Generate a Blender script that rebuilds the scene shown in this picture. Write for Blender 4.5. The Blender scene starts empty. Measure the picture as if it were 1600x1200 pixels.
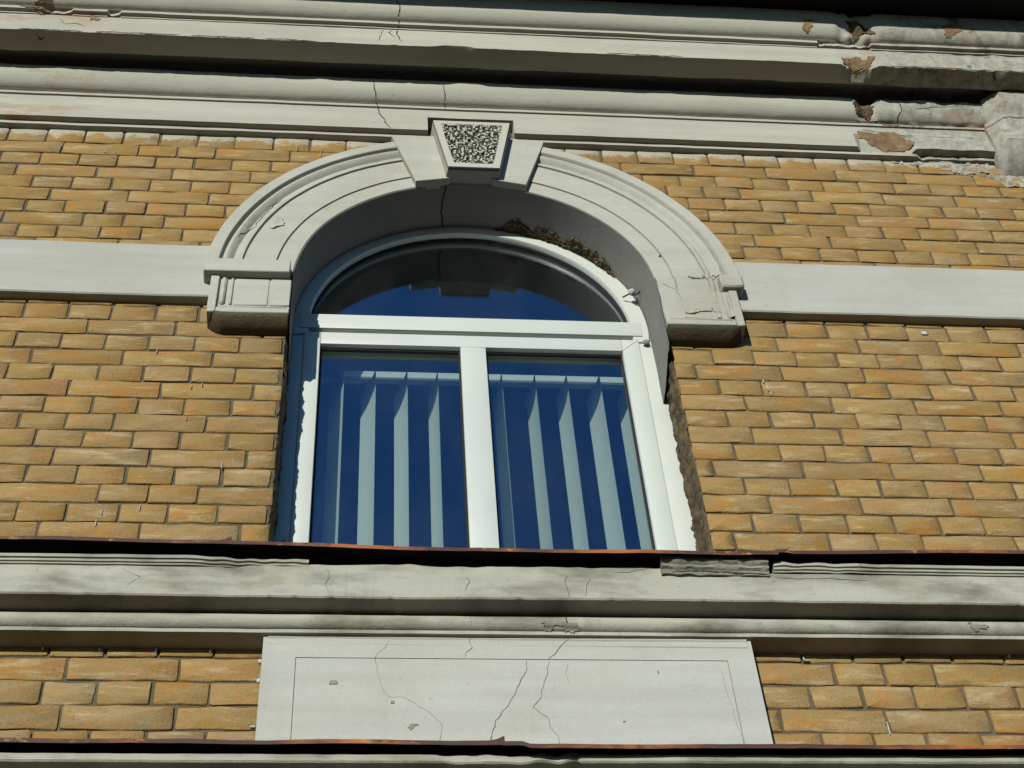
import bpy, bmesh, math, random
from mathutils import Vector, Matrix, noise
from mathutils.bvhtree import BVHTree

scene = bpy.context.scene
C = scene.collection

# ------------------------------------------------------------------ camera
cam_d = bpy.data.cameras.new('camera')
cam = bpy.data.objects.new('camera', cam_d)
C.objects.link(cam)
cam_d.sensor_width = 36.0
cam_d.lens = 2519.03 / 1600 * 36.0
cam_d.clip_end = 3000
R_ = Vector((0.99558506, -0.07587912, -0.05525165))
U_ = Vector((-0.0233949, -0.77065865, 0.63681859))
F_ = Vector((0.0909014, 0.63271447, 0.76903143))
U_.normalize(); R_ = (R_ - U_ * R_.dot(U_)).normalized(); B_ = R_.cross(U_)
M = Matrix((R_, U_, B_)).transposed().to_4x4()
M.translation = Vector((-0.37335, -3.01163, -3.97888))
cam.matrix_world = M
scene.camera = cam

# ------------------------------------------------------------------ light
SUN = Vector((-0.43, -1.0, 0.225)).normalized()
EL = math.asin(SUN.z)
AZ = math.atan2(SUN.x, SUN.y)
world = bpy.data.worlds.new('World')
scene.world = world
world.use_nodes = True
nt = world.node_tree
bg = nt.nodes['Background']
sky = nt.nodes.new('ShaderNodeTexSky')
sky.sky_type = 'NISHITA'
sky.sun_disc = False
sky.sun_elevation = EL
sky.sun_rotation = AZ
sky.air_density = 1.0
sky.dust_density = 0.3
sky.ozone_density = 3.0
tint = nt.nodes.new('ShaderNodeMix'); tint.data_type = 'RGBA'; tint.blend_type = 'MULTIPLY'
tint.inputs[0].default_value = 1.0
tint.inputs[7].default_value = (.48, 1.0, 1.55, 1)      # blue tint added to the sky to cool shade and pane reflections
nt.links.new(sky.outputs[0], tint.inputs[6])
nt.links.new(tint.outputs[2], bg.inputs[0])
bg.inputs[1].default_value = 0.08
sun_d = bpy.data.lights.new('sun', 'SUN')
sun_d.energy = 5.0
sun_d.angle = math.radians(0.5)
sun_d.color = (1.0, 0.97, 0.86)
sun = bpy.data.objects.new('sun', sun_d)
C.objects.link(sun)
sun.rotation_euler = (-SUN).to_track_quat('-Z', 'Y').to_euler()
sun.location = SUN * 20
vs = scene.view_settings
scene.display_settings.display_device = 'sRGB'
vs.view_transform = 'Standard'
vs.look = 'None'
vs.exposure = 0.27
vs.gamma = 1.0
vs.use_curve_mapping = False

# ------------------------------------------------------------------ materials
class MB:
    def __init__(s, name):
        s.m = bpy.data.materials.new(name)
        s.m.use_nodes = True
        s.nt = s.m.node_tree
        s.N = s.nt.nodes
        s.b = s.N['Principled BSDF']
    def node(s, t, **kw):
        n = s.N.new(t)
        for k, v in kw.items():
            setattr(n, k, v)
        return n
    def link(s, a, b):
        s.nt.links.new(a, b)
    def pos(s):
        g = s.node('ShaderNodeNewGeometry')
        return g.outputs['Position']
    def mapped(s, scale, vec=None):
        mp = s.node('ShaderNodeMapping')
        mp.inputs['Scale'].default_value = scale
        s.link(vec or s.pos(), mp.inputs[0])
        return mp.outputs[0]
    def noise(s, scale, detail=5, rough=.55, stretch=(1, 1, 1), vec=None, dist=0):
        n = s.node('ShaderNodeTexNoise')
        n.inputs['Scale'].default_value = scale
        n.inputs['Detail'].default_value = detail
        n.inputs['Roughness'].default_value = rough
        n.inputs['Distortion'].default_value = dist
        s.link(s.mapped(stretch, vec), n.inputs['Vector'])
        return n.outputs['Fac']
    def ramp(s, fac, a, b, ca=0.0, cb=1.0):
        r = s.node('ShaderNodeMapRange')
        r.clamp = True
        r.inputs[1].default_value = a
        r.inputs[2].default_value = b
        r.inputs[3].default_value = ca
        r.inputs[4].default_value = cb
        s.link(fac, r.inputs[0])
        return r.outputs[0]
    def math(s, op, a, b):
        n = s.node('ShaderNodeMath', operation=op)
        for i, v in enumerate((a, b)):
            if isinstance(v, (int, float)):
                n.inputs[i].default_value = v
            else:
                s.link(v, n.inputs[i])
        return n.outputs[0]
    def mix(s, fac, a, b, mode='MIX'):
        n = s.node('ShaderNodeMix', data_type='RGBA', blend_type=mode)
        if isinstance(fac, (int, float)):
            n.inputs[0].default_value = fac
        else:
            s.link(fac, n.inputs[0])
        for i, v in ((6, a), (7, b)):
            if isinstance(v, tuple):
                n.inputs[i].default_value = (*v, 1)
            else:
                s.link(v, n.inputs[i])
        return n.outputs[2]
    def bump(s, h, dist, strength=1.0, prev=None):
        n = s.node('ShaderNodeBump')
        n.inputs['Distance'].default_value = dist
        n.inputs['Strength'].default_value = strength
        s.link(h, n.inputs['Height'])
        if prev:
            s.link(prev, n.inputs['Normal'])
        return n.outputs[0]
    def out(s, col, rough=.9, nrm=None, spec=.3):
        if isinstance(col, tuple):
            s.b.inputs['Base Color'].default_value = (*col, 1)
        else:
            s.link(col, s.b.inputs['Base Color'])
        if isinstance(rough, (int, float)):
            s.b.inputs['Roughness'].default_value = rough
        else:
            s.link(rough, s.b.inputs['Roughness'])
        s.b.inputs['Specular IOR Level'].default_value = spec
        if nrm:
            s.link(nrm, s.b.inputs['Normal'])
        return s.m

def plaster(name, base, grime, gamt=.5, brush=1.0, rough_amt=1.0, ochre=0.0, lo=.5, bst=(1, 1, 1)):
    m = MB(name)
    big = m.noise(2.2, 6, .6, bst)
    strk = m.noise(14, 5, .6, (.10, 1, 1.3))
    fine = m.noise(150, 3, .6)
    c = m.mix(m.ramp(strk, .35, .7), base, tuple(v * .86 for v in base))
    c = m.mix(m.ramp(big, lo, lo + .2, 0, gamt), c, grime)
    rain = m.math('MULTIPLY', m.ramp(m.noise(24, 4, .6, (1, 1, .10)), .50, .72), m.ramp(m.noise(3.3, 3, .6), .42, .62))
    c = m.mix(m.math('MULTIPLY', rain, .45 * gamt), c, grime)
    warm = m.ramp(m.noise(6.5, 6, .7, (.8, 1, 1.2)), .50, .68, 0, .5 * gamt)
    c = m.mix(warm, c, (base[0] * .88, base[1] * .84, base[2] * .72))
    sp = m.noise(38, 4, .7)
    c = m.mix(m.ramp(sp, .63, .75, 0, .55 * gamt), c, tuple(v * .5 for v in grime))
    if ochre:
        oc = m.noise(3.1, 6, .65, (.6, 1, 1))
        c = m.mix(m.ramp(oc, .60, .66, 0, ochre), c, (.256, .184, .113))
    c = m.mix(m.ramp(fine, .3, .7, 0, .12), c, tuple(v * .7 for v in base))
    b = m.bump(strk, .004 * brush, .6)
    b = m.bump(m.noise(60, 6, .7), .003 * rough_amt, .6, b)
    return m.out(c, .92, b, .2)

def weather_plaster(name):
    # entablature plaster: clean brushed paint that turns grey, pitted and stained past the broken end
    m = MB(name)
    base = (.307, .302, .256)
    strk = m.noise(14, 5, .6, (.09, 1, 1.4))
    c = m.mix(m.ramp(strk, .32, .72), base, (.251, .246, .210))
    big = m.noise(2.0, 6, .6, (.7, 1, 1))
    c = m.mix(m.ramp(big, .52, .75, 0, .4), c, (.184, .179, .149))
    sx = m.node('ShaderNodeSeparateXYZ'); m.link(m.pos(), sx.inputs[0])
    edge = m.math('ADD', sx.outputs[0], m.math('MULTIPLY', m.math('SUBTRACT', m.noise(5, 5, .7), .5), .7))
    right = m.ramp(edge, 1.42, 1.62)
    left = m.ramp(edge, -1.25, -1.5)
    rg = m.noise(26, 7, .75)
    wc = m.mix(m.ramp(rg, .4, .66), (.277, .271, .235), (.133, .130, .110))
    wc = m.mix(m.ramp(m.noise(6, 5, .7), .56, .62, 0, .75), wc, (.256, .190, .128))
    wc = m.mix(m.ramp(m.noise(9, 6, .75), .54, .64, 0, .85), wc, (.051, .051, .038))
    c = m.mix(m.math('MULTIPLY', right, .85), c, wc)
    lm = m.math('MULTIPLY', left, m.ramp(m.noise(7, 5, .7, (.5, 1, 1.6)), .52, .58, 0, .8))
    c = m.mix(lm, c, (.256, .194, .133))
    spk = m.ramp(m.noise(70, 3, .6), .68, .74, 0, .5)
    c = m.mix(spk, c, (.072, .066, .051))
    b = m.bump(strk, .004, .5)
    b = m.bump(rg, .012, m.math('ADD', m.math('MULTIPLY', right, .8), .12) if False else .25, b)
    return m.out(c, .92, b, .2)

M_trim = weather_plaster('plaster_entablature')
M_smooth = plaster('plaster_smooth', (.302, .302, .274), (.241, .232, .192), .5, .5, .7)
M_arch = plaster('plaster_arch', (.316, .314, .274), (.220, .210, .164), .65, .4, 1.0)
M_panel = plaster('plaster_panel', (.318, .320, .293), (.240, .232, .192), .6, .35, 1.0)
M_sill = plaster('plaster_sill', (.295, .290, .243), (.120, .115, .088), 1.0, 1.3, 1.2, 0.0, .46, (1.6, 1, 5))
M_dirty = plaster('plaster_dirty', (.205, .200, .164), (.062, .059, .046), .9, 2.5, 3.0)
M_soff = plaster('plaster_soffit_dark', (.154, .138, .102), (.051, .043, .028), .9, .6, 2.0)
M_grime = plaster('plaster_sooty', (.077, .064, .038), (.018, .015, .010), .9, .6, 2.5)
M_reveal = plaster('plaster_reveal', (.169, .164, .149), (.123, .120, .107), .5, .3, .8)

def simple(name, a, b, scale=30, lo=.4, hi=.65, rough=.9, bd=.004, stretch=(1, 1, 1), spec=.2):
    m = MB(name)
    n = m.noise(scale, 6, .65, stretch)
    c = m.mix(m.ramp(n, lo, hi), a, b)
    return m.out(c, rough, m.bump(m.noise(scale * 2.5, 5, .7, stretch), bd, .8), spec)

M_mortar = simple('mortar', (.098, .080, .050), (.055, .046, .030), 25, .35, .65, .95, .006)
M_rough = simple('broken_mortar', (.113, .082, .046), (.046, .034, .019), 22, .4, .62, .95, .012)
M_ochre = simple('bare_plaster', (.215, .140, .075), (.120, .080, .045), 26, .35, .62, .95, .010)
M_crack = simple('crack_shadow', (.018, .015, .011), (.030, .026, .018), 40)
M_crackf = simple('fine_crack', (.060, .053, .040), (.120, .112, .088), 60)
M_lime = simple('lime_white', (.369, .369, .348), (.282, .277, .251), 50)
M_undershade = simple('under_flashing_shade', (.006, .005, .005), (.010, .008, .006), 20, .4, .6, .95)  # near-black colour standing in for the shade below the flashing
M_wood = simple('eaves_soffit_shade', (.010, .010, .010), (.018, .015, .014), 6, .4, .65, .7)  # blackness of the unlit soffit put into the colour
M_inner = simple('room_paint', (.10, .10, .10), (.08, .08, .08), 2)
M_wire = simple('rusty_wire', (.051, .030, .018), (.026, .015, .010), 60)

def rust_mat():
    m = MB('rusty_painted_steel')
    n1 = m.noise(5, 6, .7, (.35, 1, 1))
    n2 = m.noise(40, 5, .7, (.5, 1, 1))
    c = m.mix(m.ramp(n1, .50, .62), (.048, .018, .014), (.240, .076, .014))
    c = m.mix(m.ramp(n2, .60, .70, 0, .9), c, (.384, .184, .056))
    c = m.mix(m.ramp(m.noise(9, 4, .6), .62, .7, 0, .8), c, (.018, .010, .008))
    return m.out(c, .7, m.bump(n2, .002, .7), .3)
M_rust = rust_mat()

def brick_mat():
    m = MB('yellow_brick')
    oi = m.node('ShaderNodeObjectInfo')
    rnd = oi.outputs['Random']
    wn = m.node('ShaderNodeTexWhiteNoise', noise_dimensions='1D')
    m.link(rnd, wn.inputs['W'])
    r2 = wn.outputs['Value']
    # every brick samples its own piece of the noise
    off = m.node('ShaderNodeVectorMath', operation='MULTIPLY_ADD')
    cb = m.node('ShaderNodeCombineXYZ')
    m.link(rnd, cb.inputs[0]); m.link(r2, cb.inputs[1]); m.link(rnd, cb.inputs[2])
    m.link(cb.outputs[0], off.inputs[0]); off.inputs[1].default_value = (37, 19, 53); m.link(m.pos(), off.inputs[2])
    v = off.outputs[0]
    n2 = m.noise(24, 6, .70, (.30, 1, 1.5), vec=v, dist=0)
    n3 = m.noise(120, 4, .7, vec=v)
    n4 = m.noise(330, 3, .7, vec=v)
    c = m.mix(rnd, (0.238, 0.149, 0.049), (0.195, 0.129, 0.050))
    c = m.mix(m.ramp(r2, .80, 1, 0, .7), c, (0.176, 0.130, 0.065))
    c = m.mix(m.ramp(m.noise(15, 5, .65, (.5, 1, 1.4), vec=v, dist=0), .47, .60, 0, .85), c, (0.252, 0.126, 0.031))
    c = m.mix(m.ramp(m.noise(11, 6, .65, (.45, 1, 1.2), vec=v, dist=0), .48, .66, 0, .8), c, (0.265, 0.192, 0.090))
    c = m.mix(m.ramp(n2, .55, .68, 0, .8), c, (0.326, 0.269, 0.152))
    c = m.mix(m.ramp(m.noise(19, 6, .75, (.6, 1, 1), vec=v), .56, .68, 0, .65), c, (0.132, 0.109, 0.063))
    c = m.mix(m.ramp(m.noise(8, 5, .7), .60, .70, 0, .45), c, (0.149, 0.144, 0.111))
    c = m.mix(m.ramp(n3, .60, .72, 0, .7), c, (0.076, 0.052, 0.024))
    c = m.mix(m.ramp(n4, .35, .65, 0, .22), c, (0.106, 0.074, 0.030))
    hv = m.node('ShaderNodeHueSaturation')
    m.link(m.ramp(m.math('FRACT', m.math('MULTIPLY', r2, 7.31), 0), 0, 1, .92, 1.06), hv.inputs['Value'])
    m.link(m.ramp(m.math('FRACT', m.math('MULTIPLY', r2, 13.7), 0), 0, 1, .94, 1.02), hv.inputs['Saturation'])
    m.link(c, hv.inputs['Color']); c = hv.outputs[0]
    sx = m.node('ShaderNodeSeparateXYZ'); m.link(m.pos(), sx.inputs[0])
    # limewash runs left on the courses under the entablature and under the bands
    z = m.math('ADD', sx.outputs[2], m.math('MULTIPLY', m.math('SUBTRACT', m.noise(22, 6, .75, (.6, 1, .6)), .5), .17))
    c = m.mix(m.math('MULTIPLY', m.ramp(z, .985, 1.0), .8), c, (.296, .280, .232))
    b = m.bump(n2, .006, .7)
    b = m.bump(n3, .004, .7, b)
    return m.out(c, .93, b, .12)
M_brick = brick_mat()

def frame_mat():
    m = MB('white_pvc')
    n = m.noise(3, 4, .5)
    c = m.mix(m.ramp(n, .4, .7), (.385, .408, .378), (.360, .382, .355))
    c = m.mix(m.ramp(m.noise(55, 5, .7, (1, 1, .3)), .66, .76, 0, .35), c, (.242, .242, .207))
    return m.out(c, .42, m.bump(m.noise(30, 2, .5), .0006, .5), .45)
M_pvc = frame_mat()
M_gasket = simple('black_gasket', (.010, .011, .010), (.008, .008, .008), 20, .4, .6, .6)

def blind_mat():
    m = MB('blind_fabric')
    n = m.noise(220, 2, .5, (1, 1, .15))
    c = m.mix(m.ramp(n, .3, .7), (.64, .71, .64), (.59, .66, .59))
    m.out(c, .85, m.bump(n, .0005, .5), .2)
    tl = m.node('ShaderNodeBsdfTranslucent'); m.link(c, tl.inputs[0])
    mx = m.node('ShaderNodeMixShader'); mx.inputs[0].default_value = .48
    m.link(m.b.outputs[0], mx.inputs[1]); m.link(tl.outputs[0], mx.inputs[2])
    m.link(mx.outputs[0], m.N['Material Output'].inputs[0])
    return m.m
M_blind = blind_mat()

def glass_mat():
    m = MB('window_glass')
    N = m.N
    N.remove(m.b)
    tr = m.node('ShaderNodeBsdfTransparent'); tr.inputs[0].default_value = (.93, .965, .965, 1)
    gl = m.node('ShaderNodeBsdfGlossy'); gl.inputs['Roughness'].default_value = 0.0
    gl.inputs[0].default_value = (.9, .95, 1, 1)
    w = m.noise(1.6, 2, .5)
    nb = m.bump(w, .004, .25)
    m.link(nb, gl.inputs['Normal'])
    fr = m.node('ShaderNodeFresnel')
    gg = m.node('ShaderNodeNewGeometry')
    m.link(m.ramp(gg.outputs['Backfacing'], 0, 1, 1.5, 1 / 1.5), fr.inputs[0])
    f2 = m.math('MULTIPLY', fr.outputs[0], 2.9)
    mx = m.node('ShaderNodeMixShader')
    m.link(f2, mx.inputs[0]); m.link(tr.outputs[0], mx.inputs[1]); m.link(gl.outputs[0], mx.inputs[2])
    df = m.node('ShaderNodeBsdfDiffuse'); df.inputs[0].default_value = (.5, .52, .5, 1)
    film = m.math('ADD', m.ramp(m.noise(4, 6, .7, (1, 1, .5)), .42, .75, 0, .008), m.ramp(m.noise(60, 4, .7), .68, .74, 0, .03))
    m2 = m.node('ShaderNodeMixShader')
    m.link(film, m2.inputs[0]); m.link(mx.outputs[0], m2.inputs[1]); m.link(df.outputs[0], m2.inputs[2])
    m.link(m2.outputs[0], N['Material Output'].inputs[0])
    return m.m
M_glass = glass_mat()
M_ground = simple('stone_paving', (.023, .019, .014), (.015, .014, .010), 3, .4, .65, .95, .01)
M_lower = plaster('plaster_ground_floor', (.215, .200, .158), (.154, .138, .102), .6, .5, 1.5)

# ------------------------------------------------------------------ helpers
def link(name, me, mat, parent=None):
    o = bpy.data.objects.new(name, me)
    C.objects.link(o)
    if mat and not me.materials:
        me.materials.append(mat)
    if parent:
        o.parent = parent
    return o

def thing(name, label, cat, loc=(0, 0, 0), group=None):
    o = bpy.data.objects.new(name, None)
    C.objects.link(o)
    o.location = (0, 0, 0)
    o.empty_display_size = .1
    o['label'] = label
    o['category'] = cat
    o['kind'] = 'thing'
    if group:
        o['group'] = group
    return o

def nz(x, y, z, s=1.0):
    return noise.noise(Vector((x * s, y * s, z * s)))

def shade(me, ang=35):
    me.shade_smooth()
    me.set_sharp_from_angle(angle=math.radians(ang))

def extrude_profile(name, prof, x0, x1, mat, parent, step=.02, amp=.0012, chip=None, seed=0, ang=35, parts=None):
    """prof: closed list of (d, z); d is the distance in front of the brick face."""
    n = max(2, int((x1 - x0) / step) + 1)
    vs_, fs = [], []
    k = len(prof)
    for i in range(n):
        x = x0 + (x1 - x0) * i / (n - 1)
        for j, (d, z) in enumerate(prof):
            wob = nz(x * 1.3 + seed, z * 2, seed) * amp * 2 + nz(x * 9, z * 5 + d * 9, seed + 5) * amp
            wz = nz(x * 1.1 + seed + 30, 1.0, seed) * amp * 2 + nz(x * 14, z * 9, seed + 9 + d * 5) * amp
            dd, zz = d + (wob if d > 0 else 0), z + (wz if d > 0 else 0)
            if chip:
                a, b = chip(x, j, d, z)
                dd += a; zz += b
            vs_.append((x, -dd, zz))
    for i in range(n - 1):
        for j in range(k):
            a = i * k + j; b = i * k + (j + 1) % k
            fs.append((a, b, b + k, a + k))
    fs.append(tuple(range(k)))
    fs.append(tuple(reversed(range((n - 1) * k, n * k))))
    me = bpy.data.meshes.new(name)
    me.from_pydata(vs_, [], fs)
    bm = bmesh.new(); bm.from_mesh(me)
    caps = [f for f in bm.faces if len(f.verts) > 4]
    if caps:
        bmesh.ops.triangulate(bm, faces=caps)
    bmesh.ops.recalc_face_normals(bm, faces=bm.faces)
    bm.to_mesh(me); bm.free()
    shade(me, ang)
    return link(name, me, mat, parent)

def revolve(name, prof, cx, cz, a0, a1, mat, parent, n=96, amp=.0006, seed=0, ang=35, rz=1.0, weather=0):
    """prof: closed list of (y, r)"""
    vs_, fs = [], []
    k = len(prof)
    for i in range(n):
        t = a0 + (a1 - a0) * i / (n - 1)
        for j, (y, r) in enumerate(prof):
            w = nz(t * 9, r * 9, seed + y * 5) * amp + nz(t * 2.2, seed, r * 3) * amp * 2.5
            if weather:
                k2 = max(0, 1 - abs(t - a0) / .25)
                w += nz(t * 40, r * 60, 3) * .006 * k2 * weather
            vs_.append((cx + (r + w) * math.cos(t), y - w * .6, cz + (r + w) * math.sin(t) * rz))
    for i in range(n - 1):
        for j in range(k):
            a = i * k + j; b = i * k + (j + 1) % k
            fs.append((a, b, b + k, a + k))
    fs.append(tuple(range(k)))
    fs.append(tuple(reversed(range((n - 1) * k, n * k))))
    me = bpy.data.meshes.new(name)
    me.from_pydata(vs_, [], fs)
    bm = bmesh.new(); bm.from_mesh(me)
    caps = [f for f in bm.faces if len(f.verts) > 4]
    if caps:
        bmesh.ops.triangulate(bm, faces=caps)
    bmesh.ops.recalc_face_normals(bm, faces=bm.faces)
    bm.to_mesh(me); bm.free()
    shade(me, ang)
    return link(name, me, mat, parent)

def box(name, x0, x1, y0, y1, z0, z1, mat, parent=None, bev=0.0, seg=1):
    bm = bmesh.new()
    bmesh.ops.create_cube(bm, size=1)
    for v in bm.verts:
        v.co = Vector(((x0 + x1) / 2 + v.co.x * (x1 - x0), (y0 + y1) / 2 + v.co.y * (y1 - y0), (z0 + z1) / 2 + v.co.z * (z1 - z0)))
    if bev:
        bmesh.ops.bevel(bm, geom=bm.edges[:], offset=bev, segments=seg, affect='EDGES', profile=.5)
    me = bpy.data.meshes.new(name)
    bm.to_mesh(me); bm.free()
    if bev:
        shade(me, 40)
    return link(name, me, mat, parent)

def prism_y(name, poly, y0, y1, mat, parent=None, taper=None, bev=0.0):
    """poly: (x, z) outline, extruded between y0 (front) and y1 (back); taper = front outline"""
    bm = bmesh.new()
    f = [bm.verts.new((x, y0, z)) for x, z in (taper or poly)]
    b = [bm.verts.new((x, y1, z)) for x, z in poly]
    n = len(poly)
    ff = bm.faces.new(f); bf = bm.faces.new(list(reversed(b)))
    for i in range(n):
        bm.faces.new((f[i], b[i], b[(i + 1) % n], f[(i + 1) % n]))
    bm.normal_update()
    if bev:
        bmesh.ops.bevel(bm, geom=list(ff.edges), offset=bev, segments=2, affect='EDGES', profile=.5)
    bm.normal_update()
    bmesh.ops.triangulate(bm, faces=[q for q in bm.faces if len(q.verts) > 4])
    bmesh.ops.recalc_face_normals(bm, faces=bm.faces)
    me = bpy.data.meshes.new(name)
    bm.to_mesh(me); bm.free()
    return link(name, me, mat, parent)

def lumpy(name, nu, nv, fn, mat, parent, ang=180):
    vs_ = [fn(i / (nu - 1), j / (nv - 1)) for i in range(nu) for j in range(nv)]
    fs = [(i * nv + j, i * nv + j + 1, (i + 1) * nv + j + 1, (i + 1) * nv + j) for i in range(nu - 1) for j in range(nv - 1)]
    me = bpy.data.meshes.new(name)
    me.from_pydata(vs_, [], fs)
    me.shade_smooth()
    return link(name, me, mat, parent)

def bvh_of(objs):
    vs_, fs = [], []
    for o in objs:
        k = len(vs_)
        vs_ += [o.matrix_world @ v.co for v in o.data.vertices]
        fs += [tuple(k + i for i in p.vertices) for p in o.data.polygons]
    return BVHTree.FromPolygons(vs_, fs)

def crack(pts, tree, parent, w=.003, seed=0, name='crack', mat=None):
    P = []
    for (a, b) in zip(pts[:-1], pts[1:]):
        L = math.hypot(b[0] - a[0], b[1] - a[1])
        n = max(1, int(L / .006))
        for i in range(n):
            t = i / n
            P.append((a[0] + (b[0] - a[0]) * t, a[1] + (b[1] - a[1]) * t))
    P.append(pts[-1])
    P = [(x + nz(x * 40, z * 40, seed) * .006, z + nz(x * 40, z * 40, seed + 7) * .003) for x, z in P]
    vs_, fs = [], []
    n = len(P)
    last = None
    for i, (x, z) in enumerate(P):
        a = P[max(0, i - 1)]; b = P[min(n - 1, i + 1)]
        dx, dz = b[0] - a[0], b[1] - a[1]
        L = math.hypot(dx, dz) or 1
        nx, nzz = -dz / L, dx / L
        ww = w * (.5 + .5 * abs(nz(i * .35, seed, 2)) * 2) * min(1, .35 + i / 6, .35 + (n - 1 - i) / 6)
        for s in (-1, 1):
            px, pz = x + nx * ww / 2 * s, z + nzz * ww / 2 * s
            h = tree.ray_cast(Vector((px, -2, pz)), Vector((0, 1, 0)))
            y = h[0].y - .0009 if h[0] else (last if last is not None else -.05)
            last = y
            vs_.append((px, y, pz))
    for i in range(n - 1):
        a = 2 * i
        if abs(vs_[a][1] - vs_[a + 2][1]) < .03:
            fs.append((a, a + 1, a + 3, a + 2))
    me = bpy.data.meshes.new(name)
    me.from_pydata(vs_, [], fs)
    return link(name, me, mat or M_crack, parent)

def patch(name, poly, tree, parent, mat, thick=.004, seed=0, rough=.4, res=.0045):
    """an irregular scab or scar that follows the surface under it, with its own raised rim and relief"""
    xs = [p[0] for p in poly]; zs = [p[1] for p in poly]
    x0, x1, z0, z1 = min(xs) - .03, max(xs) + .03, min(zs) - .03, max(zs) + .03
    nx, nzn = int((x1 - x0) / res) + 2, int((z1 - z0) / res) + 2
    def inside(x, z):
        c = False
        n = len(poly)
        for i in range(n):
            xa, za = poly[i]; xb, zb = poly[(i + 1) % n]
            if (za > z) != (zb > z) and x < (xb - xa) * (z - za) / (zb - za) + xa:
                c = not c
        return c
    V, idx, Fc = [], {}, []
    for i in range(nx):
        for j in range(nzn):
            x = x0 + i * res; z = z0 + j * res
            qx = x + nz(x * 25, z * 25, seed) * .02; qz = z + nz(x * 25, z * 25, seed + 4) * .02
            if inside(qx, qz):
                px = x + nz(x * 90, z * 90, seed + 1) * res * .5; pz = z + nz(x * 90, z * 90, seed + 2) * res * .5
                h = tree.ray_cast(Vector((px, -2, pz)), Vector((0, 1, 0)))
                if h[0]:
                    idx[i, j] = len(V)
                    V.append([px, h[0].y - .001 - thick * (.35 + rough * (nz(x * 60, z * 60, seed + 3) + .4)), pz])
    for (i, j), a in idx.items():
        q = [(i, j), (i + 1, j), (i + 1, j + 1), (i, j + 1)]
        if all(t in idx for t in q):
            vv = [idx[t] for t in q]
            ys = [V[t][1] for t in vv]
            if max(ys) - min(ys) < .025:
                Fc.append(vv)
    if not Fc:
        return None
    bm = bmesh.new()
    bv = [bm.verts.new(v) for v in V]
    for f in Fc:
        bm.faces.new([bv[t] for t in f])
    bm.verts.ensure_lookup_table()
    seen, best = set(), []
    for v0 in bm.verts:
        if v0 in seen or not v0.link_faces:
            continue
        isl, st = [], [v0]
        seen.add(v0)
        while st:
            q = st.pop(); isl.append(q)
            for e in q.link_edges:
                if e.link_faces:
                    w2 = e.other_vert(q)
                    if w2 not in seen:
                        seen.add(w2); st.append(w2)
        if len(isl) > len(best):
            best = isl
    keep_ = set(best)
    bmesh.ops.delete(bm, geom=[v for v in bm.verts if v not in keep_], context='VERTS')
    edge = [e for e in bm.edges if e.is_boundary]
    r = bmesh.ops.extrude_edge_only(bm, edges=edge)
    for g in r['geom']:
        if isinstance(g, bmesh.types.BMVert):
            g.co.y += thick + .002
    bmesh.ops.delete(bm, geom=[v for v in bm.verts if not v.link_faces], context='VERTS')
    bmesh.ops.recalc_face_normals(bm, faces=bm.faces)
    me = bpy.data.meshes.new(name)
    bm.to_mesh(me); bm.free()
    return link(name, me, mat, parent)

def blob(name, x, y, z, sx, sy, sz, mat, parent, seed=0, sub=2, amp=.35):
    bm = bmesh.new()
    bmesh.ops.create_icosphere(bm, subdivisions=sub, radius=1)
    for v in bm.verts:
        k = 1 + amp * nz(v.co.x * 1.7 + seed, v.co.y * 1.7, v.co.z * 1.7 + seed)
        v.co = Vector((x + v.co.x * k * sx, y + v.co.y * k * sy, z + v.co.z * k * sz))
    me = bpy.data.meshes.new(name)
    bm.to_mesh(me); bm.free()
    me.shade_smooth()
    return link(name, me, mat, parent)

def tube(name, pts, r, mat, parent=None, sides=7):
    bm = bmesh.new()
    rings = []
    P = [Vector(p) for p in pts]
    for i, p in enumerate(P):
        t = (P[min(i + 1, len(P) - 1)] - P[max(0, i - 1)]).normalized()
        a = t.orthogonal().normalized(); b = t.cross(a)
        rings.append([bm.verts.new(p + (a * math.cos(2 * math.pi * k / sides) + b * math.sin(2 * math.pi * k / sides)) * r) for k in range(sides)])
    for A, Bq in zip(rings[:-1], rings[1:]):
        for k in range(sides):
            bm.faces.new((A[k], A[(k + 1) % sides], Bq[(k + 1) % sides], Bq[k]))
    bm.faces.new(rings[0]); bm.faces.new(list(reversed(rings[-1])))
    bmesh.ops.recalc_face_normals(bm, faces=bm.faces)
    me = bpy.data.meshes.new(name)
    bm.to_mesh(me); bm.free()
    me.shade_smooth()
    return link(name, me, mat, parent)

# ------------------------------------------------------------------ setting
g = box('ground', -400, 400, -800, 60, -5.9, -5.58, M_ground)
g['kind'] = 'structure'

XA, XB = -2.45, 2.95      # ends of the facade as built
AX, AZc = -.03, .121      # arch axis and springing
RI, RO = .575, .85

# ground storey wall, below the bottom ledge
lw = box('lower_wall', XA - 3, XB + 3, -.02, .4, -5.56, -1.93, M_lower)
lw['label'] = 'plain plastered wall of the storey below the bottom ledge, out of frame'; lw['category'] = 'wall'; lw['kind'] = 'thing'
up = box('attic_wall', XA - 3, XB + 3, .0, .4, 1.72, 2.2, M_lower)
up['label'] = 'strip of wall hidden above the dark eaves at the very top'; up['category'] = 'wall'; up['kind'] = 'thing'
for (a, b) in ((XA - 3, XA), (XB, XB + 3)):
    s = box('side_wall', a, b, .0, .4, -1.93, 1.72, M_lower)
    s['label'] = 'plain continuation of the facade beyond the %s edge of the brickwork' % ('left' if a < 0 else 'right')
    s['category'] = 'wall'; s['kind'] = 'thing'

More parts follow.
